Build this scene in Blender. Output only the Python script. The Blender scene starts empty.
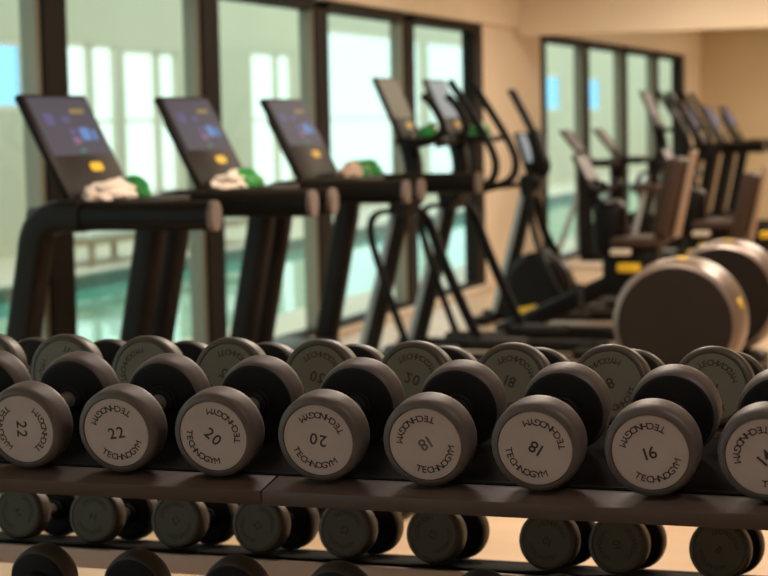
import bpy, bmesh, math, random
from mathutils import Vector, Matrix, noise
random.seed(7)
COL = bpy.context.scene.collection
PI = math.pi

# ------------------------------------------------------------------ materials
def mat(name, col, rough=0.5, metal=0.0, var=0.0, vscale=8.0, bump=0.0, bscale=60.0, coat=0.0, spec=0.5):
    m = bpy.data.materials.new(name); m.use_nodes = True
    nt = m.node_tree; b = nt.nodes['Principled BSDF']
    b.inputs['Base Color'].default_value = (*col, 1)
    b.inputs['Roughness'].default_value = rough
    b.inputs['Metallic'].default_value = metal
    b.inputs['Coat Weight'].default_value = coat
    b.inputs['Specular IOR Level'].default_value = spec
    tc = nt.nodes.new('ShaderNodeTexCoord')
    if var > 0:
        n = nt.nodes.new('ShaderNodeTexNoise'); n.inputs['Scale'].default_value = vscale
        n.inputs['Detail'].default_value = 5
        nt.links.new(tc.outputs['Object'], n.inputs['Vector'])
        r = nt.nodes.new('ShaderNodeMapRange')
        r.inputs['From Min'].default_value = 0.3; r.inputs['From Max'].default_value = 0.7
        r.inputs['To Min'].default_value = 1 - var; r.inputs['To Max'].default_value = 1 + var
        nt.links.new(n.outputs['Fac'], r.inputs['Value'])
        mx = nt.nodes.new('ShaderNodeVectorMath'); mx.operation = 'SCALE'
        mx.inputs[0].default_value = col
        nt.links.new(r.outputs['Result'], mx.inputs['Scale'])
        nt.links.new(mx.outputs['Vector'], b.inputs['Base Color'])
    if bump > 0:
        n2 = nt.nodes.new('ShaderNodeTexNoise'); n2.inputs['Scale'].default_value = bscale
        nt.links.new(tc.outputs['Object'], n2.inputs['Vector'])
        bp = nt.nodes.new('ShaderNodeBump'); bp.inputs['Strength'].default_value = bump
        bp.inputs['Distance'].default_value = 0.002
        nt.links.new(n2.outputs['Fac'], bp.inputs['Height'])
        nt.links.new(bp.outputs['Normal'], b.inputs['Normal'])
    return m

def emis(name, col, strength):
    m = bpy.data.materials.new(name); m.use_nodes = True
    b = m.node_tree.nodes['Principled BSDF']
    b.inputs['Base Color'].default_value = (0.02, 0.02, 0.02, 1)
    b.inputs['Emission Color'].default_value = (*col, 1)
    b.inputs['Emission Strength'].default_value = strength
    b.inputs['Roughness'].default_value = 0.5; b.inputs['Specular IOR Level'].default_value = 0.2
    return m

def glass(name, col, gloss=0.06, grad=0.0):
    m = bpy.data.materials.new(name); m.use_nodes = True
    nt = m.node_tree; nt.nodes.clear()
    o = nt.nodes.new('ShaderNodeOutputMaterial'); mx = nt.nodes.new('ShaderNodeMixShader')
    t = nt.nodes.new('ShaderNodeBsdfTransparent'); g = nt.nodes.new('ShaderNodeBsdfGlossy')
    t.inputs['Color'].default_value = (*col, 1); g.inputs['Roughness'].default_value = 0.02
    mx.inputs[0].default_value = gloss
    nt.links.new(t.outputs[0], mx.inputs[1]); nt.links.new(g.outputs[0], mx.inputs[2])
    nt.links.new(mx.outputs[0], o.inputs[0])
    return m

M = {
 'urethane':  mat('grey_urethane', (0.084, 0.073, 0.073), 0.5, var=0.10, vscale=14, bump=0.15, bscale=240),
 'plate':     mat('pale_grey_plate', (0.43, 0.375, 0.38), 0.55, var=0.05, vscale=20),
 'plate_o':   mat('olive_grey_plate', (0.145, 0.145, 0.112), 0.55, var=0.06, vscale=20),  # greenish mirror tint put into the plate colour
 'plate_l':   mat('worn_olive_plate', (0.075, 0.078, 0.060), 0.55, var=0.08, vscale=20),  # mirror's dimming and tint put into the lower plates' colour
 'urethane_o':mat('olive_urethane', (0.060, 0.055, 0.045), 0.45, var=0.1, vscale=14),  # head urethane with the mirror tint in its colour
 'inner':     mat('black_rubber_face', (0.009, 0.009, 0.010), 0.65, spec=0.25),
 'ink':       mat('dark_lettering', (0.028, 0.022, 0.022), 0.6),
 'ink_f':     mat('faded_lettering', (0.10, 0.085, 0.085), 0.6),
 'steel':     mat('brushed_steel', (0.75, 0.74, 0.72), 0.3, metal=0.9, var=0.04),
 'rackbrown': mat('bronze_rack_paint', (0.070, 0.047, 0.039), 0.55, var=0.14, vscale=5, bump=0.1, bscale=300),
 'rackblack': mat('black_rack_rubber', (0.006, 0.006, 0.006), 0.8, spec=0.08),
 'rackpale':  mat('pale_rack_steel', (0.62, 0.47, 0.40), 0.45, var=0.06, vscale=4),
 'frame':     mat('dark_bronze_window_frame', (0.012, 0.0095, 0.008), 0.55, spec=0.12, var=0.1, vscale=6),
 'frame_l':   mat('grey_window_bead', (0.24, 0.23, 0.18), 0.5),
 'wall':      mat('beige_plaster', (0.74, 0.64, 0.51), 0.85, var=0.03, vscale=2, bump=0.1, bscale=90),
 'wall_d':    mat('ochre_plaster', (0.62, 0.50, 0.33), 0.85, var=0.03, vscale=2),
 'ceiling':   mat('cream_ceiling', (0.76, 0.66, 0.50), 0.9, var=0.02, vscale=2),
 'hall':      mat('pale_green_hall_plaster', (0.55, 0.52, 0.40), 0.9, var=0.03, vscale=0.8),
 'blackplas': mat('black_machine_plastic', (0.005, 0.0043, 0.004), 0.42, spec=0.18, var=0.1, vscale=6, bump=0.1, bscale=200),
 'brownplas': mat('brown_black_machine_plastic', (0.009, 0.0062, 0.005), 0.42, spec=0.18, var=0.1, vscale=6),
 'drum':      mat('brown_drum_cover', (0.015, 0.011, 0.009), 0.45, spec=0.13, var=0.1, vscale=4),
 'rim':       mat('champagne_metal_rim', (0.24, 0.195, 0.175), 0.35, metal=0.7, var=0.08, vscale=5),
 'cap':       mat('grey_end_cap', (0.15, 0.118, 0.108), 0.4),
 'bluesteel': mat('satin_grey_tube', (0.34, 0.40, 0.43), 0.32, metal=0.4),  # grey of bike tubes, and of the highlight painted on elliptical masts
 'belt':      mat('running_belt', (0.016, 0.015, 0.015), 0.7),
 'yellow':    mat('yellow_accent', (0.85, 0.55, 0.02), 0.4),
 'leather':   mat('brown_upholstery', (0.050, 0.029, 0.021), 0.55, spec=0.3, var=0.1, vscale=10),
 'greyuph':   mat('light_seat_edge', (0.34, 0.25, 0.19), 0.5),
 'towelw':    mat('white_towel_cotton', (0.78, 0.69, 0.62), 0.95, bump=0.6, bscale=300, var=0.08, vscale=30),
 'towelp':    mat('pink_beige_towel_cotton', (0.66, 0.50, 0.42), 0.95, bump=0.6, bscale=300, var=0.12, vscale=25),
 'green':     mat('green_packet_film', (0.02, 0.26, 0.05), 0.35, var=0.25, vscale=30),
 'screen':    emis('lit_violet_screen', (0.085, 0.080, 0.125), 0.6),
 'screen_b':  emis('lit_tan_screen', (0.26, 0.22, 0.13), 0.6),
 'screen_w':  emis('lit_white_screen', (0.34, 0.40, 0.42), 0.7),
 'screen_p':  emis('lit_pink_screen', (0.34, 0.26, 0.21), 0.7),
 'icon_blue': emis('lit_blue_icon', (0.10, 0.24, 0.55), 1.0),
 'icon_navy': emis('lit_navy_icon', (0.10, 0.09, 0.24), 0.9),
 'icon_pink': emis('lit_pink_icon', (0.24, 0.12, 0.22), 0.9),
 'icon_green':emis('lit_green_icon', (0.04, 0.30, 0.20), 0.8),
 'icon_yell': emis('lit_yellow_icon', (0.42, 0.30, 0.06), 0.9),
 'deck':      mat('pool_deck_stone', (0.62, 0.55, 0.43), 0.5, var=0.06, vscale=3),
 'coping':    mat('dark_green_coping', (0.05, 0.10, 0.075), 0.4),
 'pooltile':  mat('aqua_pool_tile', (0.30, 0.62, 0.52), 0.4, var=0.08, vscale=2),
 'lounger':   mat('lounger_wood', (0.36, 0.25, 0.16), 0.6),
 'cushion':   mat('lounger_cushion', (0.74, 0.72, 0.66), 0.9),
 'sill':      mat('white_sill', (0.74, 0.68, 0.58), 0.6, var=0.03),
 'glass':     glass('green_tinted_glass', (0.93, 0.985, 0.945), 0.04),
 'glass_c':   glass('pale_aqua_glass', (0.90, 0.965, 0.94), 0.04),
 'glass_b':   glass('sky_blue_glass', (0.55, 0.80, 0.97), 0.05),
 'lampface':  emis('lamp_diffuser', (1.0, 0.82, 0.6), 3.0),  # glow of the added fill lamps
}
# floor: warm vinyl with faint plank tone
def floor_mat():
    m = bpy.data.materials.new('warm_beige_floor'); m.use_nodes = True
    nt = m.node_tree; b = nt.nodes['Principled BSDF']; b.inputs['Roughness'].default_value = 0.38
    tc = nt.nodes.new('ShaderNodeTexCoord'); br = nt.nodes.new('ShaderNodeTexBrick')
    br.inputs['Scale'].default_value = 1.0; br.inputs['Brick Width'].default_value = 1.4
    br.inputs['Row Height'].default_value = 0.18; br.inputs['Mortar Size'].default_value = 0.002
    br.inputs['Color1'].default_value = (0.62, 0.44, 0.29, 1); br.inputs['Color2'].default_value = (0.57, 0.40, 0.26, 1)
    br.inputs['Mortar'].default_value = (0.35, 0.24, 0.15, 1)
    nt.links.new(tc.outputs['Object'], br.inputs['Vector']); nt.links.new(br.outputs['Color'], b.inputs['Base Color'])
    return m
M['floor'] = floor_mat()
def water_mat():
    m = bpy.data.materials.new('pool_water'); m.use_nodes = True
    nt = m.node_tree; b = nt.nodes['Principled BSDF']
    b.inputs['Base Color'].default_value = (0.12, 0.44, 0.34, 1); b.inputs['Roughness'].default_value = 0.04
    b.inputs['IOR'].default_value = 1.5
    tc = nt.nodes.new('ShaderNodeTexCoord'); n = nt.nodes.new('ShaderNodeTexNoise'); n.inputs['Scale'].default_value = 1.2
    nt.links.new(tc.outputs['Object'], n.inputs['Vector'])
    bp = nt.nodes.new('ShaderNodeBump'); bp.inputs['Strength'].default_value = 0.12; bp.inputs['Distance'].default_value = 0.05
    nt.links.new(n.outputs['Fac'], bp.inputs['Height']); nt.links.new(bp.outputs['Normal'], b.inputs['Normal'])
    return m
M['water'] = water_mat()

# ------------------------------------------------------------------ mesh helpers
def obj(name, bm, m, parent=None, smooth=True, ang=35, loc=None, rot=None, kind=None):
    me = bpy.data.meshes.new(name); bmesh.ops.recalc_face_normals(bm, faces=bm.faces[:])
    if smooth:
        for f in bm.faces: f.smooth = True
    bm.to_mesh(me); bm.free()
    if smooth: me.set_sharp_from_angle(angle=math.radians(ang))
    for mm in (m if isinstance(m, (list, tuple)) else [m]): me.materials.append(mm)
    o = bpy.data.objects.new(name, me); COL.objects.link(o)
    if parent is not None: o.parent = parent
    if loc is not None: o.location = loc
    if rot is not None: o.rotation_euler = rot
    if kind: o['kind'] = kind
    return o
def thing(name, label, cat, loc=(0,0,0), group=None, rot=None):
    o = bpy.data.objects.new(name, None); COL.objects.link(o); o.location = loc
    o.empty_display_size = 0.1
    if rot: o.rotation_euler = rot
    o['label'] = label; o['category'] = cat
    if group: o['group'] = group
    return o
def tag(o, label, cat, group=None):
    o['label'] = label; o['category'] = cat
    if group: o['group'] = group
    return o
def copy_tree(o, parent=None):
    c = o.copy(); COL.objects.link(c)
    if parent is not None: c.parent = parent
    for ch in list(o.children): copy_tree(ch, c)
    return c
def box(bm, c, s, bev=0.0, rot=None, seg=2, mi=0):
    r = bmesh.ops.create_cube(bm, size=1.0)
    vs = r['verts']; bmesh.ops.scale(bm, vec=s, verts=vs)
    if bev > 0:
        es = list({e for v in vs for e in v.link_edges})
        rb = bmesh.ops.bevel(bm, geom=es, offset=bev, segments=seg, affect='EDGES', profile=0.5)
        vs = list({v for f in rb['faces'] for v in f.verts} | {v for v in vs if v.is_valid})
    if rot is not None:
        bmesh.ops.rotate(bm, cent=(0,0,0), matrix=rot, verts=vs)
    bmesh.ops.translate(bm, vec=c, verts=vs)
    return vs
def tube(bm, pts, rad, n=12, squash=None, caps=True):
    """sweep; rad float or list; squash=(a,b) scale of section axes"""
    P = [Vector(p) for p in pts]; k = len(P)
    R = rad if isinstance(rad, (list, tuple)) else [rad]*k
    rings = []; prev = None
    for i in range(k):
        t = (P[min(i+1,k-1)] - P[max(i-1,0)]).normalized()
        if prev is None:
            ref = Vector((0,1,0)) if abs(t.y) < 0.9 else Vector((1,0,0))
            a = (ref - t*ref.dot(t)).normalized()
        else:
            a = (prev - t*prev.dot(t)).normalized()
        prev = a; b = t.cross(a)
        sa, sb = squash if squash else (1,1)
        rings.append([bm.verts.new(P[i] + R[i]*(math.cos(2*PI*j/n)*a*sa + math.sin(2*PI*j/n)*b*sb)) for j in range(n)])
    for i in range(k-1):
        for j in range(n):
            bm.faces.new((rings[i][j], rings[i][(j+1)%n], rings[i+1][(j+1)%n], rings[i+1][j]))
    if caps:
        bm.faces.new(rings[0][::-1]); bm.faces.new(rings[-1])
def rtube(bm, pts, w, h, cr, n=5):
    """sweep a rounded rectangle (w along Y, h along the other normal) on a path in the XZ plane"""
    P = [Vector(p) for p in pts]; k = len(P)
    sec = []
    for cx, cz, a0 in ((w/2-cr, h/2-cr, 0), (-w/2+cr, h/2-cr, 90), (-w/2+cr, -h/2+cr, 180), (w/2-cr, -h/2+cr, 270)):
        for q in range(n):
            a = math.radians(a0 + 90*q/(n-1)); sec.append((cx+cr*math.cos(a), cz+cr*math.sin(a)))
    rings = []
    for i in range(k):
        t = (P[min(i+1,k-1)] - P[max(i-1,0)]).normalized()
        a = Vector((0,1,0)); b = t.cross(a)
        rings.append([bm.verts.new(P[i] + u*a + v*b) for u, v in sec])
    m = len(sec)
    for i in range(k-1):
        for j in range(m):
            bm.faces.new((rings[i][j], rings[i][(j+1)%m], rings[i+1][(j+1)%m], rings[i+1][j]))
    bm.faces.new(rings[0][::-1]); bm.faces.new(rings[-1])
def lathe(bm, prof, n=48, axis='Y', c=(0,0,0)):
    """prof: list of (radius, along). radius 0 closes to a pole"""
    c = Vector(c); rings = []
    def pt(r, a, ang):
        if axis == 'Y': return c + Vector((r*math.cos(ang), a, r*math.sin(ang)))
        if axis == 'Z': return c + Vector((r*math.cos(ang), r*math.sin(ang), a))
        return c + Vector((a, r*math.cos(ang), r*math.sin(ang)))
    for r, a in prof:
        if r <= 1e-6: rings.append([bm.verts.new(pt(0, a, 0))])
        else: rings.append([bm.verts.new(pt(r, a, 2*PI*j/n)) for j in range(n)])
    for i in range(len(rings)-1):
        A, B = rings[i], rings[i+1]
        if len(A) == 1 and len(B) == 1: continue
        for j in range(n):
            if len(A) == 1: bm.faces.new((A[0], B[j], B[(j+1)%n]))
            elif len(B) == 1: bm.faces.new((A[j], A[(j+1)%n], B[0]))
            else: bm.faces.new((A[j], A[(j+1)%n], B[(j+1)%n], B[j]))
def smoothpath(pts, sub=6):
    P = [Vector(p) for p in pts]; out = []
    for i in range(len(P)-1):
        p0, p1, p2, p3 = P[max(i-1,0)], P[i], P[i+1], P[min(i+2,len(P)-1)]
        for s in range(sub):
            t = s/sub
            out.append(0.5*((2*p1)+(-p0+p2)*t+(2*p0-5*p1+4*p2-p3)*t*t+(-p0+3*p1-3*p2+p3)*t**3))
    out.append(P[-1]); return out
def structure(name, parts, m, parent=None):
    bm = bmesh.new()
    for a in parts: box(bm, a[0], a[1], a[2] if len(a) > 2 else 0)
    o = obj(name, bm, m, parent, smooth=False)
    if parent is None: o['kind'] = 'structure'
    return o
def span(x0, x1, y0, y1, z0, z1, b=0): return (((x0+x1)/2, (y0+y1)/2, (z0+z1)/2), (abs(x1-x0), abs(y1-y0), abs(z1-z0)), b)

# ------------------------------------------------------------------ glyphs
GL = {}
def glyph(ch):
    if ch in GL: return GL[ch]
    cu = bpy.data.curves.new('g', 'FONT'); cu.body = ch; cu.size = 1.0; cu.extrude = 0.012; cu.resolution_u = 3
    cu.offset = 0.0 if ch == 'M' else 0.011
    o = bpy.data.objects.new('g', cu); COL.objects.link(o)
    dg = bpy.context.evaluated_depsgraph_get()
    me = bpy.data.meshes.new_from_object(o.evaluated_get(dg))
    vs = [v.co.copy() for v in me.vertices]; fs = [tuple(p.vertices) for p in me.polygons]
    bpy.data.objects.remove(o); bpy.data.curves.remove(cu); bpy.data.meshes.remove(me)
    x0 = min(v.x for v in vs); x1 = max(v.x for v in vs)
    vs = [Vector((v.x-(x0+x1)/2, v.y, v.z)) for v in vs]
    GL[ch] = (vs, fs, x1-x0); return GL[ch]
def put_glyph(bm, ch, size, X, Z, ang, y, mirror=False, sx=1.0):
    """glyph in XZ plane, read from -Y; (X,Z) = baseline centre, ang = rotation"""
    vs, fs, w = glyph(ch); ca, sa = math.cos(ang), math.sin(ang); nv = []
    for v in vs:
        gx, gy = v.x*size*sx, v.y*size
        px, pz = X + gx*ca - gy*sa, Z + gx*sa + gy*ca
        if mirror: px = -px
        nv.append(bm.verts.new((px, y - v.z*0.02, pz)))
    for f in fs:
        try: bm.faces.new([nv[i] for i in f])
        except ValueError: pass
def arc_word(bm, word, r, size, mid, y, step, mirror=False):
    """letters with feet outward-bottom: reads upright at mid=-90deg"""
    n = len(word)
    for i, ch in enumerate(word):
        a = math.radians(mid + (i-(n-1)/2)*step)
        rr = r + size*0.36
        put_glyph(bm, ch, size, rr*math.cos(a), rr*math.sin(a), a + PI/2, y, mirror, 1.05)
def number(bm, s, size, rot, y, mirror=False):
    a = math.radians(rot); ws = [glyph(c)[2]*size for c in s]; gap = 0.14*size
    tot = sum(ws)+gap*(len(s)-1); x = -tot/2
    for c, w in zip(s, ws):
        lx, lz = x+w/2, -0.36*size
        put_glyph(bm, c, size, lx*math.cos(a)-lz*math.sin(a), lx*math.sin(a)+lz*math.cos(a), a, y, mirror)
        x += w+gap

# ------------------------------------------------------------------ dumbbell
def head_mesh(R, t, sgn):
    k = R/0.0735
    pr = [(0, 0.0035), (R-0.0130*k, 0.0035), (R-0.0125*k, 0.0), (R-0.0095*k, 0.0), (R-0.0055*k, 0.0015), (R-0.0022*k, 0.0048), (R-0.0005, 0.0100),
          (R, 0.017), (R, t-0.018), (R-0.0015*k, t-0.008), (R-0.006*k, t-0.0015), (R-0.012*k, t), (R*0.36, t), (R*0.34, t+0.005), (0.014, t+0.005), (0, t+0.005)]
    return [(r, a*sgn) for r, a in pr]
def make_dumbbell(label, R, L, t, loc, tilt, flip, num, rot, mirror, pm, um, ink, group, arcrot=None):
    """loc = centre of the face nearest the viewer; tilt lifts the far end"""
    d = thing('dumbbell', label, 'dumbbell', (0,0,0), group)
    # root sits on the shelf under the middle of the dumbbell
    ax = Vector((0, math.cos(tilt), math.sin(tilt))); up = Vector((0, -math.sin(tilt), math.cos(tilt)))
    d.location = Vector(loc) + ax*(L/2) - up*R; d.rotation_euler = (tilt, 0, 0)
    for s in (-1, 1):
        bm = bmesh.new(); lathe(bm, head_mesh(R, t, -s), 64, 'Y', (0, s*L/2, R))
        bm.faces.ensure_lookup_table()
        for f in bm.faces:                                # the inward-facing side is black rubber
            c = f.calc_center_median(); n = f.normal
            if abs(c.y) < L/2 - t + 0.002: f.material_index = 1
        obj('head', bm, [um, M['inner']], d, ang=50)
        bm = bmesh.new(); pr = R-0.0134*R/0.0735
        lathe(bm, [(0, s*(L/2-0.0012)), (pr-0.0008, s*(L/2-0.0012)), (pr, s*(L/2-0.002)), (pr, s*(L/2-0.005)), (0, s*(L/2-0.005))], 64, 'Y', (0, 0, R))
        p = obj('weight_plate', bm, pm, d)
        if s == -1:
            k = R/0.0735; y = -(L/2-0.0012)-0.0002
            ar = arcrot if arcrot is not None else rot
            bm = bmesh.new()
            bm.free()
            for base in (-90, 90):
                bm = bmesh.new(); arc_word(bm, 'TECHNOGYM', 0.0425*k, 0.0152*k, base+ar, y, 12.6, mirror)
                for v in bm.verts: v.co.z += R
                obj('lettering', bm, ink[0], p, smooth=False)
            if num:
                bm = bmesh.new(); number(bm, num, 0.0275*k, rot, y, mirror)
                for v in bm.verts: v.co.z += R
                obj('number', bm, ink[1], p, smooth=False)
    bm = bmesh.new()
    g = L/2-t
    lathe(bm, [(0, -g), (0.0145, -g), (0.0145, -g+0.012), (0.0155, -g*0.4), (0.0165, 0), (0.0155, g*0.4), (0.0145, g-0.012), (0.0145, g), (0, g)], 24, 'Y', (0, 0, R))
    obj('handle', bm, M['steel'], d)
    for s in (-1, 1):
        bm = bmesh.new(); lathe(bm, [(0.0146, s*(g-0.014)), (0.020, s*(g-0.014)), (0.0215, s*(g-0.010)), (0.0215, s*g), (0.0146, s*g)], 24, 'Y', (0,0,R))
        obj('collar', bm, M['inner'], d)
    return d

TILT = math.radians(9.5)
Y1 = 2.837; YM = 3.198
front = [(-1.845, '22', 20, 'grey dumbbell at far left of front top row, cut by picture edge'),
 (-1.6656, '22', -93, 'grey dumbbell on front top shelf, its 22 turned sideways'),
 (-1.4856, '22', 10, 'grey dumbbell on front top shelf with 22 reading nearly upright'),
 (-1.3066, '20', -43, 'grey dumbbell on front top shelf, its 20 sloping down to the right'),
 (-1.1203, '20', 168, 'grey dumbbell on front top shelf with 20 upside down'),
 (-0.9378, '18', 210, 'grey dumbbell with faded upside-down 18, right of the upside-down 20'),
 (-0.7575, '18', 148, 'grey dumbbell with upside-down 18, standing left of the 16'),
 (-0.5765, '16', 16, 'grey dumbbell marked 16 on front top shelf'),
 (-0.4020, '14', 48, 'grey dumbbell at right edge of front top row, cut by picture edge')]
arcr = {1:-93, 2:14, 3:-47, 4:164, 5:212, 6:146, 7:22, 8:48}
for i, (x, n, r, lab) in enumerate(front):
    make_dumbbell(lab, 0.0735, 0.240, 0.058, (x, Y1, 0.9945), TILT, False, n, r, False, M['plate'], M['urethane'],
                  (M['ink'], M['ink_f'] if i in (5,) else M['ink']), 'dumbbells in the front top row', arcr.get(i))
YB = 3.317  # rear row: the front row's mirror reflection, modelled as solid dumbbells
back = [(-2.03, '24', 40), (-1.8545, '22', 60), (-1.674, '22', 120), (-1.4947, '22', 25), (-1.308, '20', 12), (-1.1195, '20', 195),
        (-0.931, '18', 200), (-0.748, '18', 150), (-0.5636, '16', 20)]
blab = ['rear-row dumbbell at extreme left of the top shelf',
 'olive-faced rear-row dumbbell showing above the head of the sideways 22',
 'olive-faced rear-row dumbbell peeping between the 22 upright and sideways ones',
 'olive-faced rear-row dumbbell seen above and between the upright 22 and sloping 20',
 'olive-faced rear-row dumbbell with reversed 20, seen left above the upside-down 20',
 'olive-faced rear-row dumbbell with reversed 20, seen left above the faded 18',
 'olive-faced rear-row dumbbell showing an 8, between the two 18s',
 'olive-faced rear-row dumbbell with arched lettering, seen left above the 16',
 'olive-faced rear-row dumbbell seen right above the 16, in front of big wheel',
 'olive-faced rear-row dumbbell at right picture edge of the top shelf']
for i, (x, n, r) in enumerate(back):
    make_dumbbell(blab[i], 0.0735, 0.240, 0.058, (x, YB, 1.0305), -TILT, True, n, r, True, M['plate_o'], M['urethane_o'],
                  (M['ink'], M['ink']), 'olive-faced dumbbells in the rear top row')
TL = math.radians(9.5)
lowb = [(-2.0594,'14',70), (-1.8812,'14',10), (-1.6902,'12',-30), (-1.5074,'12',60), (-1.3196,'12',15), (-1.1336,'12',120), (-0.9041,'10',20), (-0.7676,'10',80), (-0.5748,'8',30)]  # lower tier's mirror reflection, modelled as solid dumbbells
lowl = ['small dark dumbbell at left edge of lower rear shelf, handle showing',
 'small dark dumbbell, second from left on lower rear shelf',
 'small dark dumbbell, third from left on lower rear shelf',
 'small dark dumbbell, fourth from left on lower rear shelf',
 'small dark dumbbell, fifth from left on lower rear shelf',
 'small dark dumbbell on lower rear shelf, just left of the bright floor gap',
 'small dark dumbbell marked 10, just right of the bright floor gap',
 'small dark dumbbell marked 10 sideways, under the big 16',
 'small dark dumbbell, rightmost whole one on lower rear shelf',
 'small dark dumbbell cut by the right edge on lower rear shelf']
for i, (x, n, r) in enumerate(lowb):
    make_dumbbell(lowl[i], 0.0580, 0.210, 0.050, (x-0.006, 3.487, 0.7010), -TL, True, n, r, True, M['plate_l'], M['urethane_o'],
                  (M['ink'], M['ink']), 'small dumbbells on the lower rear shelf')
lowf = [(-1.69, '14'), (-1.507,'12'), (-1.3196,'12'), (-1.1336,'12'), (-0.885,'10'), (-0.755,'10')]
lfl = ['small dumbbell at bottom left corner, steel handle end showing', 'small dumbbell head at bottom edge under the upright 22',
 'small dumbbell head at bottom edge under the sloping 20', 'small dumbbell head at bottom edge under the upside-down 20',
 'small dumbbell head at bottom edge right of the faded 18', 'small dumbbell head at bottom edge under the upside-down 18 beside the 16']
for i, (x, n) in enumerate(lowf):
    make_dumbbell(lfl[i], 0.0580, 0.225, 0.050, (x+0.015, 2.715, 0.686), TL, False, n, 20*i, False, M['plate'], M['urethane'],
                  (M['ink'], M['ink']), 'small dumbbells on the lower front shelf')

# ------------------------------------------------------------------ rack
rack = thing('dumbbell_rack', 'dark bronze two-tier dumbbell rack filling the foreground', 'rack', (-0.9, YM, 0))
def rk(name, bm, m, **k):
    for v in bm.verts: v.co -= Vector((-0.9, YM, 0))
    return obj(name, bm, m, rack, **k)
X0, X1, XS = -2.62, 0.42, -1.2135
def shelf(y0, zfront, length, tilt, sgn, xs, face, pad, lip):
    """y0 = outer edge; sgn +1 = front side, -1 = rear side"""
    rot = Matrix.Rotation(tilt*sgn, 4, 'X')
    def put(c, s, bev):
        bm = bmesh.new(); vs = box(bm, c, s, bev)
        for v in bm.verts:
            v.co = rot @ v.co; v.co += Vector((0, y0, zfront))
        return bm
    for a, b in zip(xs[:-1], xs[1:]):
        rk('shelf_panel', put(((a+b)/2, sgn*length/2, -0.004), (b-a-0.003, length, 0.008), 0.0015), face)
        rk('shelf_lip', put(((a+b)/2, sgn*0.004, -lip/2-0.001), (b-a-0.003, 0.010, lip), 0.002), face)
    bm = bmesh.new(); ym = 0.104+0.0
    box(bm, ((X0+X1)/2, sgn*(length*0.5+0.036), 0.0012), (X1-X0-0.02, length-0.074, 0.0020), 0.0008)
    for q in (0.080, length-0.02):
        box(bm, ((X0+X1)/2, sgn*q, 0.0016), (X1-X0-0.02, 0.006, 0.0028), 0.001)
    for v in bm.verts:
        v.co = rot @ v.co; v.co += Vector((0, y0, zfront))
    rk('rubber_mat', bm, pad)
def zsurf(yc, zc, R, tilt, y): # shelf height below an axis point
    return zc - R/math.cos(tilt) + (y-yc)*math.tan(tilt)
yf = 2.815; zf = zsurf(Y1, 0.9945, 0.0735, TILT, yf) - 0.0045
shelf(yf, zf, 0.352, TILT, 1, [X0, XS, X1], M['rackbrown'], M['rackblack'], 0.024)
yr = 2*YM-yf; 
zr = 1.0305 - 0.0735/math.cos(TILT) - (yr-YB)*math.tan(TILT) - 0.0045
shelf(yr, zr, 0.352, TILT, -1, [X0, XS, X1], M['rackbrown'], M['rackblack'], 0.024)  # rear shelves: the rack's mirror image, built solid
yl = 2.668; zl = zsurf(2.715, 0.686, 0.0580, TL, yl) - 0.0045
shelf(yl, zl, 0.30, TL, 1, [X0, XS, X1], M['rackpale'], M['rackblack'], 0.03)
yl2 = 3.752; zl2 = 0.7010 - 0.0580/math.cos(TL) - (yl2-3.487)*math.tan(TL) - 0.0045
shelf(yl2, zl2, 0.29, TL, -1, [X0, XS, X1], M['rackblack'], M['rackblack'], 0.02)
bm = bmesh.new(); zz = 0.7010-0.0580/math.cos(TL)+(3.487-3.462)*math.tan(TL)
box(bm, ((X0+X1)/2, 3.458, zz-0.028), (X1-X0, 0.012, 0.040), 0.002); rk('rear_beam', bm, M['rackpale'])
for x in (X0-0.03, X1+0.03):
    bm = bmesh.new()
    tube(bm, [(x, 2.60, 0.03), (x, 3.0, 0.99)], 0.03, 12); tube(bm, [(x, 3.80, 0.03), (x, 3.40, 0.99)], 0.03, 12)
    tube(bm, [(x, 2.60, 0.035), (x, 3.80, 0.035)], 0.03, 12)
    tube(bm, [(x, 2.76, 0.63), (x, 3.65, 0.63)], 0.025, 12); tube(bm, [(x, 2.82, 0.90), (x, 3.58, 0.90)], 0.025, 12)
    for yy in (2.60, 3.80): tube(bm, [(x, yy, 0.0), (x, yy, 0.035)], 0.045, 12)
    rk('end_frame', bm, M['rackbrown'])

# ------------------------------------------------------------------ room
XW = -4.903
WT = 2.395
structure('floor', [span(XW-0.02, 3.2, -1.8, 27.6, -0.1, 0)], M['floor'])
structure('ceiling', [span(XW-0.3, 3.2, -1.8, 27.9, 2.95, 3.05)], M['ceiling'])
structure('wall_left', [span(XW-0.14, XW+0.10, -1.8, 27.6, WT, 2.95),
    span(XW-0.12, XW+0.05, 16.55, 18.60, 0, WT), span(XW-0.12, XW+0.08, 26.45, 27.6, 0, WT)], M['wall'])
structure('wall_right', [span(3.2, 3.3, -1.8, 27.6, 0, 2.95)], M['wall'])
structure('wall_near', [span(XW, 3.3, -1.9, -1.8, 0, 2.95)], M['wall'])
structure('wall_back', [span(XW-0.2, 3.3, 27.6, 27.7, 0, 2.95)], M['wall_d'])
structure('trim_1', [span(XW+0.08, 3.2, 17.6, 17.72, 0, 0.13)], M['wall'])
structure('trim_2', [span(XW+0.08, 3.2, 17.57, 17.75, 0.13, 0.17, 0.006)], M['sill'])
structure('trim_3', [span(XW+0.10, 3.2, 17.6, 17.72, 2.325, 2.95)], M['wall'])  # end-wall mirror made as an opening, its reflection as a room behind
structure('trim_4', [span(XW-0.10, XW+0.05, -1.8, 16.6, 0.0, 0.05, 0.006)], M['sill'])
structure('trim_5', [span(XW-0.10, XW+0.05, 18.6, 26.45, 0.0, 0.05, 0.006)], M['sill'])
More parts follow.
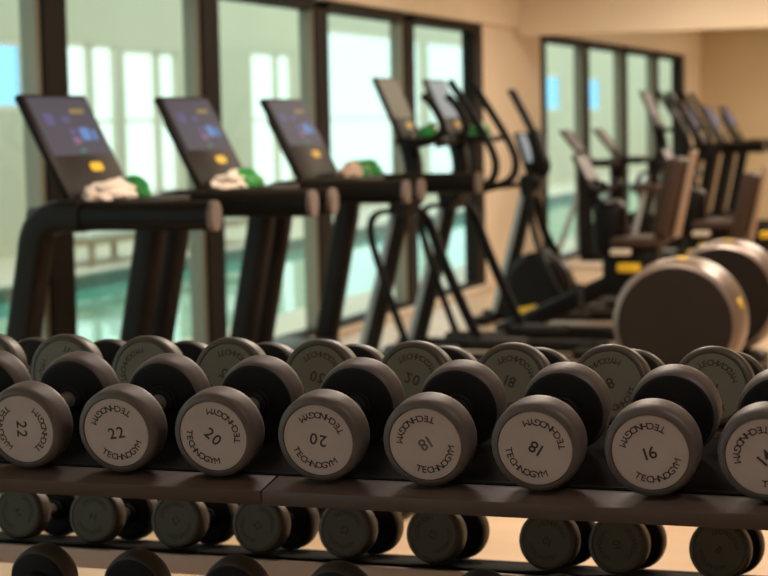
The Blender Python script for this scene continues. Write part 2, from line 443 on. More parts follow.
# window bays
ys = [1.25, 3.15, 5.05, 6.85, 8.75, 10.68, 12.56, 14.49, 16.42]
ys2 = [18.72, 20.62, 22.62, 24.56, 26.30]  # window bays reflected in the end mirror, built as real ones
def bay(k, ya, yb, gm, wm=0.26, open_=False):
    w = structure('window_%d' % k, [span(XW-0.07, XW+0.05, ya-wm/2+0.001, ya+wm/2-0.001, 0.05, WT-0.06, 0.008),
                                    span(XW-0.07, XW+0.05, ya+wm/2, yb-wm/2, WT-0.08, WT-0.001, 0.008),
                                    span(XW-0.07, XW+0.05, ya+wm/2, yb-wm/2, 0.05, 0.09, 0.008)], M['frame'])
    structure('window_bead', [span(XW-0.06, XW+0.035, ya-wm/2-0.045, ya-wm/2, 0.09, WT-0.08, 0.004)], M['frame_l'], w)
    bm = bmesh.new(); box(bm, (XW-0.01, (ya+yb)/2, (0.09+WT-0.08)/2), (0.012, yb-ya-wm+0.02, WT-0.17))
    obj('window_pane', bm, gm, w, smooth=False)
    return w
k = 1
for a, b in zip(ys[:-1], ys[1:]):
    bay(k, a, b, M['glass_c'] if a > 12 else M['glass']); k += 1
for a, b in zip(ys2[:-1], ys2[1:]):
    bay(k, a, b, M['glass']); k += 1
for y in (ys[-1], ys2[-1]):
    structure('window_%d' % k, [span(XW-0.07, XW+0.05, y-0.13, y+0.13, 0.05, WT-0.001, 0.008)], M['frame']); k += 1

# ------------------------------------------------------------------ pool hall beyond the glass
structure('trim_20', [span(-5.9, XW-0.1, -2, 66, -0.12, 0.0)], M['deck'])
structure('trim_21', [span(-12.2, -9.66, -2, 66, -0.12, 0.0)], M['deck'])
structure('trim_22', [span(-9.66, -9.50, -2, 66, -0.30, 0.012)], M['coping'])
structure('trim_23', [span(-9.5, -5.9, -2, 66, -1.3, -1.2)], M['pooltile'])
bm = bmesh.new(); box(bm, (-7.7, 32, -0.66), (3.6, 68, 1.08))
o = obj('trim_24', bm, M['water'], smooth=False); o['kind'] = 'structure'
XF = -12.0
wins = [(18.6, 20.8, 1.80, 2.62, 'glass_b'), (21.80, 22.50, 0.35, 2.66, 'glass'), (22.60, 23.25, 0.35, 2.66, 'glass'), (23.5, 24.5, 0.62, 2.62, 'glass'), (24.6, 25.15, 0.62, 2.62, 'glass'),
        (27.9, 28.9, 0.3, 2.72, 'glass'), (29.0, 29.6, 0.3, 2.72, 'glass'), (31.2, 36.5, 0.1, 3.2, 'glass_c'), (37.0, 44.0, 0.1, 3.2, 'glass_c'), (45.5, 48.0, 1.8, 2.7, 'glass_b'), (50.2, 52.6, 1.8, 2.7, 'glass_b')]
cur = 2.0; segs = []
for a, b, z0, z1, g in wins:
    segs.append(span(XF-0.07, XF, cur, a, 0, 3.7)); segs.append(span(XF-0.07, XF, a, b, 0, z0)); segs.append(span(XF-0.07, XF, a, b, z1, 3.7)); cur = b
segs.append(span(XF-0.07, XF, cur, 66, 0, 3.7))
structure('wall_far', segs, M['hall'])
structure('wall_far_end', [span(XF, XW-0.2, 66, 66.2, 0, 3.7)], M['hall'])
for a, b, z0, z1, g in wins:
    w = structure('window_%d' % k, [span(XF-0.06, XF-0.01, a, b, z0, z0+0.05), span(XF-0.06, XF-0.01, a, b, z1-0.05, z1), span(XF-0.06, XF-0.01, a, a+0.05, z0, z1), span(XF-0.06, XF-0.01, b-0.05, b, z0, z1), span(XF-0.055, XF-0.015, a, b, 1.62, 1.67)], M['sill']); k += 1
    bm = bmesh.new(); box(bm, (XF-0.035, (a+b)/2, (z0+z1)/2), (0.01, b-a, z1-z0)); obj('window_pane', bm, M[g], w, smooth=False)

def lounger(x, y, lab):
    t = thing('pool_lounger', lab, 'lounger', (x, y, 0), 'loungers on the far pool deck')
    bm = bmesh.new(); box(bm, (0, 0, 0.28), (0.66, 1.9, 0.06), 0.01)
    obj('frame', bm, M['lounger'], t)
    for sx in (-0.28, 0.28):
        for sy in (-0.8, 0.8):
            bm = bmesh.new(); box(bm, (sx, sy, 0.125), (0.06, 0.06, 0.25), 0.006); obj('leg', bm, M['lounger'], t)
    bm = bmesh.new(); box(bm, (0, -0.25, 0.36), (0.62, 1.3, 0.10), 0.03)
    obj('cushion', bm, M['cushion'], t)
    bm = bmesh.new(); box(bm, (0, 0.62, 0.56), (0.62, 0.75, 0.10), 0.03, rot=None)
    for v in bm.verts:
        d = v.co - Vector((0, 0.38, 0.36)); d = Matrix.Rotation(math.radians(38), 3, 'X') @ Vector((d.x, d.y, d.z-0.20)); v.co = Vector((0, 0.38, 0.36)) + d
    obj('backrest', bm, M['cushion'], t)
    return t
lounger(-10.3, 15.6, 'pale cushioned lounger by pool, seen left of first treadmill')
lounger(-10.4, 19.7, 'pale cushioned lounger across the pool, seen under first treadmill handrail')
lounger(-10.4, 22.6, 'pale cushioned lounger across the pool, seen between second treadmill posts')

# ------------------------------------------------------------------ treadmill
def slab(bm, c0, c1, w, th, bev, yc=0.0):
    """tilted slab: c0 bottom centre (x,z), c1 top centre (x,z), width along Y"""
    d = Vector((c1[0]-c0[0], 0, c1[1]-c0[1])); L = d.length; ang = math.atan2(d.x, d.z)
    rot = Matrix.Rotation(ang, 4, 'Y')
    vs = box(bm, (0,0,0), (th, w, L), bev, rot=rot)
    bmesh.ops.translate(bm, vec=((c0[0]+c1[0])/2, yc, (c0[1]+c1[1])/2), verts=vs)
def on_slab(bm, c0, c1, w, th, u0, u1, v0, v1, out=0.0012, bev=0.0, yc=0.0):
    """thin patch on the +X face: u across Y (0..1), v from bottom to top (0..1)"""
    d = Vector((c1[0]-c0[0], 0, c1[1]-c0[1])); L = d.length; ang = math.atan2(d.x, d.z)
    rot = Matrix.Rotation(ang, 4, 'Y'); 
    vs = box(bm, (th/2+out/2, w*((u0+u1)/2-0.5), L*((v0+v1)/2-0.5)), (out, w*(u1-u0), L*(v1-v0)), bev)
    bmesh.ops.rotate(bm, cent=(0,0,0), matrix=rot, verts=vs)
    bmesh.ops.translate(bm, vec=((c0[0]+c1[0])/2, yc, (c0[1]+c1[1])/2), verts=vs)
def ell_on_slab(bm, c0, c1, w, th, u, v, ru, rv, out=0.003):
    d = Vector((c1[0]-c0[0], 0, c1[1]-c0[1])); L = d.length; ang = math.atan2(d.x, d.z)
    rot = Matrix.Rotation(ang, 4, 'Y'); vs = []
    fr = []; bk = []
    for j in range(20):
        a = 2*PI*j/20
        yy = w*(u-0.5)+ru*math.copysign(abs(math.cos(a))**0.6, math.cos(a)); zz = L*(v-0.5)+rv*math.copysign(abs(math.sin(a))**0.6, math.sin(a))
        fr.append(bm.verts.new((th/2+out, yy, zz))); bk.append(bm.verts.new((th/2, yy, zz)))
    bm.faces.new(fr); bm.faces.new(bk[::-1])
    for j in range(20): bm.faces.new((fr[j], bk[j], bk[(j+1)%20], fr[(j+1)%20]))
    vs = fr+bk
    bmesh.ops.rotate(bm, cent=(0,0,0), matrix=rot, verts=vs)
    bmesh.ops.translate(bm, vec=((c0[0]+c1[0])/2, 0, (c0[1]+c1[1])/2), verts=vs)

def make_treadmill(label, group):
    t = thing('treadmill', label, 'treadmill', (0,0,0), group)
    # local x: + towards the runner, origin under the console
    bm = bmesh.new(); box(bm, (0.22, 0, 0.11), (1.66, 0.80, 0.14), 0.03)
    for sy in (-0.36, 0.36): box(bm, (0.22, sy, 0.20), (1.66, 0.09, 0.05), 0.015)
    obj('deck', bm, M['blackplas'], t)
    bm = bmesh.new(); box(bm, (0.30, 0, 0.188), (1.46, 0.60, 0.02), 0.006); obj('running_belt', bm, M['belt'], t)
    bm = bmesh.new(); 
    for cx in (-0.5, 0.95):
        for sy in (-0.3, 0.3): lathe(bm, [(0, 0), (0.035, 0), (0.035, 0.05), (0, 0.05)], 16, 'Z', (cx, sy, 0))
    obj('foot', bm, M['belt'], t)
    bm = bmesh.new(); box(bm, (-0.58, 0, 0.20), (0.50, 0.72, 0.28), 0.07, seg=4); obj('motor_cover', bm, M['brownplas'], t)
    for s in (-1, 1):
        y = 0.5*s
        path = smoothpath([(-0.56, y, 0.10), (-0.485, y, 0.45), (-0.430, y, 0.72), (-0.378, y, 0.98), (-0.358, y, 1.09), (-0.325, y, 1.150), (-0.265, y, 1.176), (-0.20, y, 1.181), (-0.15, y, 1.181)], 6)
        bm = bmesh.new(); rtube(bm, path, 0.11, 0.125, 0.035)
        if s == -1: pass
        obj('upright', bm, M['brownplas'], t, ang=60)
        bm = bmesh.new(); rtube(bm, [(-0.15, y, 1.181), (0.0, y, 1.181), (0.2, y, 1.181), (0.385, y, 1.181)], 0.090, 0.113, 0.044)
        hr = obj('handrail', bm, M['blackplas'], t, ang=60)
        bm = bmesh.new(); rtube(bm, [(0.386, y, 1.181), (0.400, y, 1.180), (0.408, y, 1.180)], 0.091, 0.114, 0.045)
        obj('end_cap', bm, M['cap'], hr, ang=60)
        bm = bmesh.new(); rtube(bm, smoothpath([(-0.535, y-0.058*1, 0.42), (-0.468, y-0.058, 0.84), (-0.45, y-0.058, 1.0)], 4), 0.012, 0.012, 0.004, 3)
    bm = bmesh.new(); box(bm, (-0.30, 0, 1.165), (0.30, 0.90, 0.10), 0.04, seg=4)
    box(bm, (-0.22, 0, 1.212), (0.30, 0.60, 0.04), 0.015)
    obj('dashboard', bm, M['brownplas'], t, ang=60)
    c0, c1, w, th = (-0.290, 1.195), (-0.525, 1.652), 0.55, 0.035
    bm = bmesh.new(); slab(bm, c0, c1, w, th, 0.012); slab(bm, (-0.335, 1.20), (-0.515, 1.55), 0.40, 0.04, 0.015)
    for v in bm.verts: v.co.y -= 0.06
    con = obj('console', bm, M['brownplas'], t, ang=60)
    con['yo'] = 1
    bm = bmesh.new(); on_slab(bm, c0, c1, w, th, 0.06, 0.95, 0.45, 0.965); obj('screen', bm, M['screen'], con, smooth=False)
    o1 = 0.0022
    def icon(name, m, *a):
        bm = bmesh.new(); on_slab(bm, c0, c1, w, th, *a, out=o1); obj(name, bm, m, con, smooth=False)
    for j in range(4):
        icon('display_icon', M['icon_yell'], 0.62+j*0.055, 0.655+j*0.055, 0.82, 0.86)
    icon('display_icon', M['icon_blue'], 0.62, 0.76, 0.58, 0.69); icon('display_icon', M['icon_blue'], 0.80, 0.85, 0.58, 0.67)
    icon('display_icon', M['icon_pink'], 0.46, 0.57, 0.545, 0.61); icon('display_icon', M['icon_navy'], 0.46, 0.56, 0.63, 0.68)
    icon('display_icon', M['icon_navy'], 0.18, 0.31, 0.72, 0.82); icon('display_icon', M['icon_navy'], 0.43, 0.55, 0.74, 0.79)
    icon('display_icon', M['icon_green'], 0.50, 0.57, 0.475, 0.50)
    bm = bmesh.new(); ell_on_slab(bm, c0, c1, w, th, 0.61, 0.34, 0.055, 0.020); obj('start_button', bm, M['yellow'], con)
    del con['yo']
    for ch in con.children: ch.location.y -= 0.06
    return t
TX = -3.35
labs = ['black treadmill nearest the rack, leftmost of the three with violet screens',
        'black treadmill in the middle of the three with violet screens',
        'black treadmill with violet screen standing next to the elliptical trainers']
tm = make_treadmill(labs[0], 'treadmills along the window')
tm.location = (TX, 6.98, 0)
for i, y in ((1, 8.22), (2, 9.45)):
    c = copy_tree(tm); c.location = (TX, y, 0); c['label'] = labs[i]

# towels / packets
def crumple(bm, c, s, seed, sub=3, amp=0.35):
    r = bmesh.ops.create_icosphere(bm, subdivisions=sub, radius=1.0)
    for v in r['verts']:
        n = noise.noise(v.co*1.6+Vector((seed, 0, 0)))*amp + noise.noise(v.co*4+Vector((0, seed, 0)))*amp*0.5
        v.co *= (1+n)
        v.co = Vector((v.co.x*s[0], v.co.y*s[1], max(v.co.z*s[2], -s[2]*0.6))) + Vector(c)
def towel(label, loc, pink, L, green_at, seed):
    t = thing('rolled_towel', label, 'towel', loc, 'towels on the treadmill dashboards')
    bm = bmesh.new(); r = bmesh.ops.create_icosphere(bm, subdivisions=4, radius=1.0)
    for v in r['verts']:
        n = noise.noise(v.co*2.2+Vector((seed,0,0)))*0.30 + noise.noise(v.co*5+Vector((0,seed,0)))*0.16
        v.co *= (1+n); v.co = Vector((v.co.x*0.065, v.co.y*L/2, max(v.co.z*0.055, -0.020)+0.020))
    obj('cloth', bm, M['towelp'] if pink else M['towelw'], t)
    if green_at is not None:
        for y0, yl in green_at:
            bm = bmesh.new(); r = bmesh.ops.create_icosphere(bm, subdivisions=3, radius=1.0)
            for v in r['verts']:
                n = noise.noise(v.co*3+Vector((seed+4,0,0)))*0.25
                v.co *= (1+n); v.co = Vector((v.co.x*0.078+0.010, v.co.y*yl/2+y0, max(v.co.z*0.066, -0.020)+0.022))
            obj('wrapper', bm, M['green'], t)
    return t
towel('crumpled whitish towel with green edge on the nearest treadmill', (-3.545, 6.80, 1.233), False, 0.40, [(0.17, 0.07)], 1.3)
towel('white towel with a large green wrapper on the middle treadmill', (-3.545, 8.05, 1.233), False, 0.46, [(0.04, 0.27)], 5.1)
towel('pinkish towel with green wrapper on the third treadmill beside the elliptical', (-3.545, 9.62, 1.233), True, 0.34, [(-0.02, 0.05), (0.17, 0.05)], 9.4)

# ------------------------------------------------------------------ elliptical trainer
def make_elliptical(label, group, variant, screen):
    t = thing('elliptical_trainer', label, 'exercise machine', (0,0,0), group)
    bm = bmesh.new(); box(bm, (0.25, 0, 0.06), (1.35, 0.10, 0.08), 0.02)
    for x in (-0.38, 0.88): box(bm, (x, 0, 0.035), (0.12, 0.58, 0.07), 0.02)
    obj('base_frame', bm, M['blackplas'], t)
    bm = bmesh.new(); rtube(bm, [(-0.285, 0, 0.06), (-0.155, 0, 0.55), (-0.015, 0, 1.10)], 0.10, 0.085, 0.025)
    ms = obj('mast', bm, M['brownplas'], t, ang=60)
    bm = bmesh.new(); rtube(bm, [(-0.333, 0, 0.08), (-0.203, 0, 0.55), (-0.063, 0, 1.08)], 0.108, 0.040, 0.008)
    obj('mast_trim', bm, M['bluesteel'], ms, ang=60)  # bluish window reflection put in as a coloured strip on the mast
    bm = bmesh.new(); rtube(bm, smoothpath([(-0.03, 0, 1.08), (0.03, 0, 1.2), (0.02, 0, 1.32), (-0.02, 0, 1.44)], 4), 0.12, 0.10, 0.03)
    box(bm, (-0.02, 0, 1.06), (0.16, 0.30, 0.12), 0.04, seg=3)
    obj('console_neck', bm, M['blackplas'], t, ang=60)
    if variant == 'low': c0, c1, w = (0.0, 1.08), (-0.11, 1.43), 0.34
    else: c0, c1, w = (0.02, 1.40), (-0.15, 1.795), 0.42
    th = 0.03
    bm = bmesh.new(); slab(bm, c0, c1, w, th, 0.012)
    if variant != 'low': box(bm, (0.12, 0, 1.405), (0.28, 0.44, 0.04), 0.015)
    con = obj('console', bm, M['blackplas'], t, ang=60)
    bm = bmesh.new(); on_slab(bm, c0, c1, w, th, 0.08, 0.92, 0.36, 0.95); obj('screen', bm, M[screen], con, smooth=False)
    bm = bmesh.new(); ell_on_slab(bm, c0, c1, w, th, 0.62, 0.24, 0.05, 0.022); obj('start_button', bm, M['yellow'], con)
    for s in (-1, 1):
        y = (0.05 if variant == 'low' else 0.24)*s
        if variant == 'low':
            p = [(-0.41, y, 1.02), (-0.2, y, 1.035), (-0.03, y, 1.06), (0.08, y, 1.14), (0.06, y, 1.27), (-0.05, y, 1.5), (-0.18, y, 1.75)]
        elif variant == 'short':
            p = [(0.10, y, 1.38), (0.26, y, 1.42), (0.30, y, 1.50), (0.24, y, 1.62), (0.18, y, 1.68)]
        else:
            p = [(-0.03, y*0.5, 1.04), (0.12, y*0.9, 1.07), (0.28, y, 1.12), (0.335, y, 1.21), (0.31, y, 1.34), (0.19, y, 1.55), (0.04, y, 1.78)]
        bm = bmesh.new(); tube(bm, smoothpath(p, 5), 0.020 if variant == 'low' else 0.026, 12); obj('handlebar', bm, M['blackplas'], t)
        bm = bmesh.new(); y = 0.24*s
        if variant == 'low': p = [(-0.02, y*0.3, 0.95), (0.02, y*0.6, 0.70), (0.14, y, 0.42), (0.26, y, 0.18)]
        elif s == -1: p = [(-0.02, y*0.6, 0.98), (-0.13, y, 0.97), (-0.17, y, 0.84), (-0.07, y, 0.50), (0.06, y, 0.14)]
        else: p = [(-0.02, y*0.6, 1.0), (0.04, y, 0.9), (0.15, y, 0.62), (0.28, y, 0.32), (0.36, y, 0.16)]
        rtube(bm, smoothpath(p, 5), 0.035, 0.045 if s < 0 else 0.065, 0.012)
        la = obj('link_arm', bm, M['blackplas'], t, ang=60)
        bm = bmesh.new(); box(bm, (p[-1][0]+0.12, y, 0.15), (0.38, 0.13, 0.04), 0.015); obj('pedal', bm, M['belt'], la)
    bm = bmesh.new(); lathe(bm, [(0, -0.16), (0.05, -0.16), (0.055, -0.1), (0.055, 0.1), (0.05, 0.16), (0, 0.16)], 20, 'Y', (-0.03, 0, 1.0)); obj('pivot', bm, M['blackplas'], t)
    if variant == 'low':
        bm = bmesh.new(); R = 0.25
        lathe(bm, [(0, -0.11), (R-0.04, -0.11), (R, -0.07), (R, 0.07), (R-0.04, 0.11), (0, 0.11)], 40, 'Y', (0.02, 0, 0.29))
        h = obj('flywheel_housing', bm, M['blackplas'], t)
        bm = bmesh.new(); box(bm, (-0.06, -0.112, 0.12), (0.17, 0.006, 0.05), 0.002, rot=None)
        for v in bm.verts: v.co.z += (v.co.x-0.0)*0.2
        obj('badge', bm, M['yellow'], h)
    return t
e1 = make_elliptical('elliptical trainer with plain tan screen, nearest the treadmills', 'elliptical trainers by the window', 'short', 'screen_b'); e1.location = (-3.74, 11.1, 0)
e2 = make_elliptical('elliptical trainer with grey screen and tall looped handlebars', 'elliptical trainers by the window', 'long', 'screen_w'); e2.location = (-3.68, 11.90, 0)
e3 = make_elliptical('elliptical trainer with low pale screen and round black housing with yellow badge', 'elliptical trainers by the window', 'low', 'screen_w'); e3.location = (-3.65, 13.8, 0)

def packet(label, loc, seed):
    bm = bmesh.new(); r = bmesh.ops.create_icosphere(bm, subdivisions=3, radius=1.0)
    for v in r['verts']:
        v.co *= 1+noise.noise(v.co*2.5+Vector((seed,0,0)))*0.3
        v.co = Vector((v.co.x*0.08, v.co.y*0.13, max(v.co.z*0.06, -0.02)+0.02))
    o = obj('wipes_packet', bm, M['green'], None, loc=loc); tag(o, label, 'packet', 'green packets on the elliptical trainers'); return o
packet('green packet lying under the plain tan screen', (-3.58, 11.08, 1.427), 2.2)
packet('green packet lying under the grey screen with looped handlebars', (-3.52, 11.88, 1.427), 7.7)

# mirror reflection of the machine row, built solid beyond an opening
g2 = 'exercise machines beyond the low wall'
f1 = make_elliptical('distant elliptical trainer, leftmost tall screen beyond the low wall', g2, 'long', 'screen_p'); f1.location = (-3.72, 18.9, 0)
f2 = copy_tree(f1); f2.location = (-3.72, 20.2, 0); f2['label'] = 'distant elliptical trainer, second tall screen beyond the low wall'
dl = ['distant treadmill just right of the two tall pinkish screens', 'distant treadmill, middle of the three furthest back', 'distant treadmill furthest back on the right, rail ending near picture edge']
for q, y in enumerate((21.4, 22.6, 23.8)):
    c = copy_tree(tm); c.location = (-3.35, y, 0); c['label'] = dl[q]; c['group'] = g2

# upright bikes of the mirror reflection, built solid beyond the low wall
def make_upright_bike(label):
    t = thing('exercise_bike', label, 'exercise bike', (0,0,0), 'upright bikes beyond the low wall')
    bm = bmesh.new(); box(bm, (0.3, 0, 0.05), (1.1, 0.12, 0.08), 0.02)
    for x in (-0.22, 0.82): box(bm, (x, 0, 0.03), (0.10, 0.5, 0.06), 0.02)
    obj('base_frame', bm, M['blackplas'], t)
    bm = bmesh.new(); rtube(bm, [(0.02, 0, 0.06), (0.0, 0, 0.5), (0.0, 0, 1.08)], 0.10, 0.14, 0.03); obj('post', bm, M['blackplas'], t, ang=60)
    bm = bmesh.new(); rtube(bm, [(-0.35, 0.0, 0.06), (-0.18, 0, 0.5), (0.0, 0, 1.0)], 0.05, 0.05, 0.015); obj('brace', bm, M['bluesteel'], t)
    c0, c1, w, th = (0.03, 1.13), (-0.20, 1.42), 0.40, 0.03
    bm = bmesh.new(); slab(bm, c0, c1, w, th, 0.01); con = obj('console', bm, M['blackplas'], t)
    bm = bmesh.new(); on_slab(bm, c0, c1, w, th, 0.08, 0.92, 0.3, 0.95); obj('screen', bm, M['screen_p'], con, smooth=False)
    bm = bmesh.new(); box(bm, (0.13, 0, 1.10), (0.36, 0.46, 0.07), 0.03, seg=3); obj('handlebar_tray', bm, M['brownplas'], t, ang=60)
    bm = bmesh.new(); lathe(bm, [(0, -0.09), (0.22, -0.09), (0.25, -0.05), (0.25, 0.05), (0.22, 0.09), (0, 0.09)], 32, 'Y', (0.24, 0, 0.33)); obj('flywheel_housing', bm, M['blackplas'], t)
    bm = bmesh.new(); tube(bm, [(0.45, 0, 0.3), (0.58, 0, 0.82)], 0.03, 12); obj('seat_post', bm, M['bluesteel'], t)
    bm = bmesh.new(); box(bm, (0.60, 0, 0.86), (0.28, 0.22, 0.07), 0.03, seg=3); obj('saddle', bm, M['leather'], t)
    return t
b1 = make_upright_bike('distant upright bike, leftmost machine beyond the low wall'); b1.location = (-4.28, 18.05, 0)
b2 = copy_tree(b1); b2.location = (-4.24, 19.3, 0); b2['label'] = 'distant upright bike, second machine beyond the low wall'

# ------------------------------------------------------------------ big-wheel machines
def make_drum(label, handles=True):
    t = thing('cross_trainer', label, 'exercise machine', (0,0,0), 'cross trainers with big round drums')
    zc = 0.575; R = 0.292
    bm = bmesh.new(); lathe(bm, [(0, -0.16), (R-0.035, -0.16), (R-0.028, -0.150), (R-0.026, 0.15), (0, 0.15)], 64, 'Y', (0, 0, zc))
    d = obj('drum', bm, M['drum'], t)
    bm = bmesh.new(); lathe(bm, [(R-0.030, -0.157), (R-0.012, -0.150), (R, -0.125), (R+0.006, -0.03), (R+0.006, 0.05), (R, 0.13), (R-0.02, 0.15), (R-0.030, 0.15)], 64, 'Y', (0, 0, zc))
    rm = obj('rim', bm, M['rim'], t)
    for a in (18, 86):
        bm = bmesh.new(); a = math.radians(a); lathe(bm, [(0, 0), (0.028, 0), (0.026, 0.006), (0, 0.008)], 20, 'Z', (0,0,0))
        rot = Matrix.Rotation(PI/2-a, 4, 'Y')
        for v in bm.verts: v.co = rot @ v.co + Vector(((R+0.004)*math.cos(a), -0.06, zc+(R+0.004)*math.sin(a)))
        obj('yellow_marker', bm, M['yellow'], rm)
    bm = bmesh.new(); box(bm, (0.0, 0, 0.16), (0.42, 0.28, 0.26), 0.04, seg=3); box(bm, (0.0, 0, 0.05), (0.78, 0.24, 0.08), 0.02)
    for x in (-0.36, 0.36): box(bm, (x, 0, 0.03), (0.12, 0.60, 0.06), 0.02)
    obj('base_frame', bm, M['blackplas'], t)
    for s in (-1, 1):
        bm = bmesh.new(); lathe(bm, [(0, 0.158*s), (0.03, 0.158*s), (0.03, 0.21*s), (0, 0.21*s)], 16, 'Y', (0, 0, 0.36))
        rtube(bm, [(0.0, 0.20*s, 0.36), (-0.07*s, 0.20*s, 0.30), (-0.15*s, 0.20*s, 0.24)], 0.025, 0.035, 0.01)
        a = obj('crank_arm', bm, M['blackplas'], t, ang=60)
        bm = bmesh.new(); box(bm, (-0.15*s, 0.26*s, 0.24), (0.20, 0.10, 0.03), 0.01); obj('pedal', bm, M['belt'], a)
    return t
d1 = make_drum('cross trainer with the nearer big round brown drum, right of centre'); d1.location = (-1.61, 8.66, 0)
d2 = copy_tree(d1); d2.location = (-1.61, 9.95, 0); d2['label'] = 'cross trainer with the further big round drum, cut by right picture edge'

# ------------------------------------------------------------------ recumbent bikes
def make_recumbent(label):
    t = thing('recumbent_bike', label, 'exercise bike', (0,0,0), 'recumbent bikes with backrests')
    bm = bmesh.new(); box(bm, (-0.43, 0, 0.07), (1.45, 0.16, 0.10), 0.03)
    rtube(bm, [(-1.20, 0, 0.06), (-0.60, 0, 0.33), (-0.15, 0, 0.54)], 0.18, 0.13, 0.04)
    for x in (-1.1, 0.25): box(bm, (x, 0, 0.035), (0.12, 0.55, 0.07), 0.02)
    obj('base_frame', bm, M['blackplas'], t)
    bm = bmesh.new(); box(bm, (-0.22, 0, 0.70), (0.34, 0.40, 0.07), 0.03, seg=3); s = obj('seat_cushion', bm, M['leather'], t, ang=60)
    bm = bmesh.new(); box(bm, (-0.32, -0.17, 0.635), (0.14, 0.06, 0.045), 0.015); obj('seat_handle', bm, M['sill'], s)
    bm = bmesh.new(); box(bm, (-0.27, -0.15, 0.53), (0.15, 0.07, 0.06), 0.01); obj('adjuster', bm, M['yellow'], s)
    bm = bmesh.new(); box(bm, (-0.20, 0, 0.42), (0.22, 0.22, 0.54), 0.04); obj('seat_post', bm, M['blackplas'], t)
    bm = bmesh.new(); slab(bm, (-0.065, 0.74), (0.055, 1.25), 0.42, 0.115, 0.035); b = obj('backrest', bm, M['leather'], t, ang=60)
    bm = bmesh.new(); slab(bm, (0.02, 0.72), (0.145, 1.30), 0.20, 0.025, 0.010); obj('backrest_shell', bm, M['greyuph'], b, ang=60)
    bm = bmesh.new(); box(bm, (-0.42, 0, 0.78), (0.22, 0.24, 0.40), 0.08, seg=4); box(bm, (-0.40, 0, 0.48), (0.14, 0.18, 0.3), 0.04); obj('crank_housing', bm, M['blackplas'], t, ang=60)
    for sy in (-1, 1):
        bm = bmesh.new(); box(bm, (-0.50+0.1*sy, 0.15*sy, 0.42+0.1*sy), (0.04, 0.03, 0.2), 0.01); box(bm, (-0.50+0.1*sy, 0.19*sy, 0.42+0.2*sy), (0.12, 0.10, 0.03), 0.01); obj('pedal', bm, M['belt'], t)
    bm = bmesh.new(); rtube(bm, [(-0.48, 0, 0.9), (-0.55, 0, 1.0), (-0.56, 0, 1.1)], 0.08, 0.09, 0.02); obj('console_mast', bm, M['blackplas'], t)
    c0, c1 = (-0.52, 1.04), (-0.64, 1.28)
    bm = bmesh.new(); slab(bm, c0, c1, 0.36, 0.03, 0.01); cn = obj('console', bm, M['blackplas'], t)
    bm = bmesh.new(); on_slab(bm, c0, c1, 0.36, 0.03, 0.1, 0.9, 0.3, 0.92); obj('screen', bm, M['screen_p'], cn, smooth=False)
    bm = bmesh.new(); tube(bm, smoothpath([(-0.46, -0.24, 1.1), (-0.40, -0.24, 1.08), (-0.5, 0, 1.03), (-0.40, 0.24, 1.08), (-0.46, 0.24, 1.1)], 5), 0.018); obj('handlebar', bm, M['blackplas'], t)
    bm = bmesh.new(); box(bm, (0.16, -0.08, 0.62), (0.10, 0.10, 0.05), 0.012); obj('adjuster', bm, M['yellow'], t)
    return t
r1 = make_recumbent('recumbent bike with brown backrest, standing behind the nearer big drum'); r1.location = (-2.38, 12.55, 0)
r2 = copy_tree(r1); r2.location = (-2.20, 14.6, 0); 
for ch in r2.children:
    if ch.name.startswith('backrest'): ch.location.z -= 0.16
r2['label'] = 'recumbent bike with brown backrest at the right picture edge'

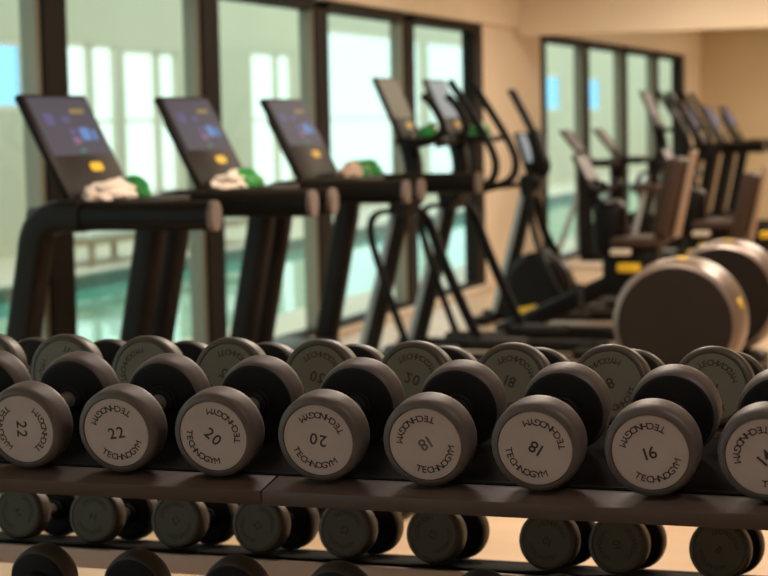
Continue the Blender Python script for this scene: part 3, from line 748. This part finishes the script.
# ------------------------------------------------------------------ added ceiling fill lamps, none in view
def lamp(x, y, w, h, power, col, label, z=2.93):
    t = thing('ceiling_lamp', label, 'lamp', (x, y, 2.95), 'flush ceiling lamps')
    bm = bmesh.new(); box(bm, (0, 0, -0.012), (w+0.04, h+0.04, 0.024), 0.004); obj('lamp_housing', bm, M['sill'], t)
    bm = bmesh.new(); box(bm, (0, 0, -0.026), (w, h, 0.004)); obj('diffuser', bm, M['lampface'], t, smooth=False)
    l = bpy.data.lights.new('lamp_light', 'AREA'); l.shape = 'RECTANGLE'; l.size = w; l.size_y = h; l.energy = power; l.color = col
    lo = bpy.data.objects.new('lamp_light', l); COL.objects.link(lo); lo.parent = t; lo.location = (0, 0, -0.04)
WARM = (1.0, 0.84, 0.67); ROSE = (1.0, 0.84, 0.82)
lamps = [(-1.5, 4.3, 0.6, 0.6, 13.5, 'over the weights rack'), (0.8, 2.2, 0.6, 0.6, 16, 'right of the weights rack'), (-1.7, 7.4, 0.8, 0.8, 115, 'over the aisle behind the rack'),
         (-0.4, 11.0, 0.8, 0.8, 75, 'over the cross trainers'), (-1.2, 15.6, 1.0, 0.8, 90, 'over the recumbent bikes'), (-2.8, 16.2, 0.8, 0.5, 30, 'near the low wall'),
         (-3.2, 13.2, 0.6, 0.6, 25, 'over the elliptical trainers'), (-1.5, 21.5, 1.0, 1.0, 120, 'beyond the low wall'), (-1.5, 25.5, 1.0, 1.0, 100, 'by the furthest wall')]
for x, y, w, h, p, lab in lamps:
    lamp(x, y, w, h, p, ROSE if y < 5 else WARM, 'flush square ceiling lamp ' + lab)

# ------------------------------------------------------------------ world, camera
w = bpy.data.worlds.new('sky'); bpy.context.scene.world = w; w.use_nodes = True
bg = w.node_tree.nodes['Background']; bg.inputs[0].default_value = (0.86, 0.97, 0.96, 1); bg.inputs[1].default_value = 1.8

F = 1900.0; PITCH = math.radians(4.87); ROLL = math.radians(1.2); YAW = math.atan(673/F*math.cos(PITCH))
f = Vector((-math.sin(YAW)*math.cos(PITCH), math.cos(YAW)*math.cos(PITCH), -math.sin(PITCH)))
r = Vector((math.cos(YAW), math.sin(YAW), 0)); u = r.cross(f)
r2 = math.cos(ROLL)*r - math.sin(ROLL)*u; u2 = math.cos(ROLL)*u + math.sin(ROLL)*r
cam = bpy.data.cameras.new('camera'); co = bpy.data.objects.new('camera', cam); COL.objects.link(co)
mw = Matrix((r2, u2, -f)).transposed().to_4x4(); mw.translation = Vector((0, 0, 1.5)); co.matrix_world = mw
cam.sensor_width = 36.0; cam.lens = F/768*36.0; cam.clip_start = 0.05; cam.clip_end = 200
cam.dof.use_dof = True; cam.dof.focus_distance = 3.05; cam.dof.aperture_fstop = 5.6
sc = bpy.context.scene; sc.camera = co
sc.view_settings.view_transform = 'Standard'; sc.view_settings.look = 'None'
sc.view_settings.gamma = 1.0; sc.view_settings.use_curve_mapping = False; sc.view_settings.exposure = 0.0
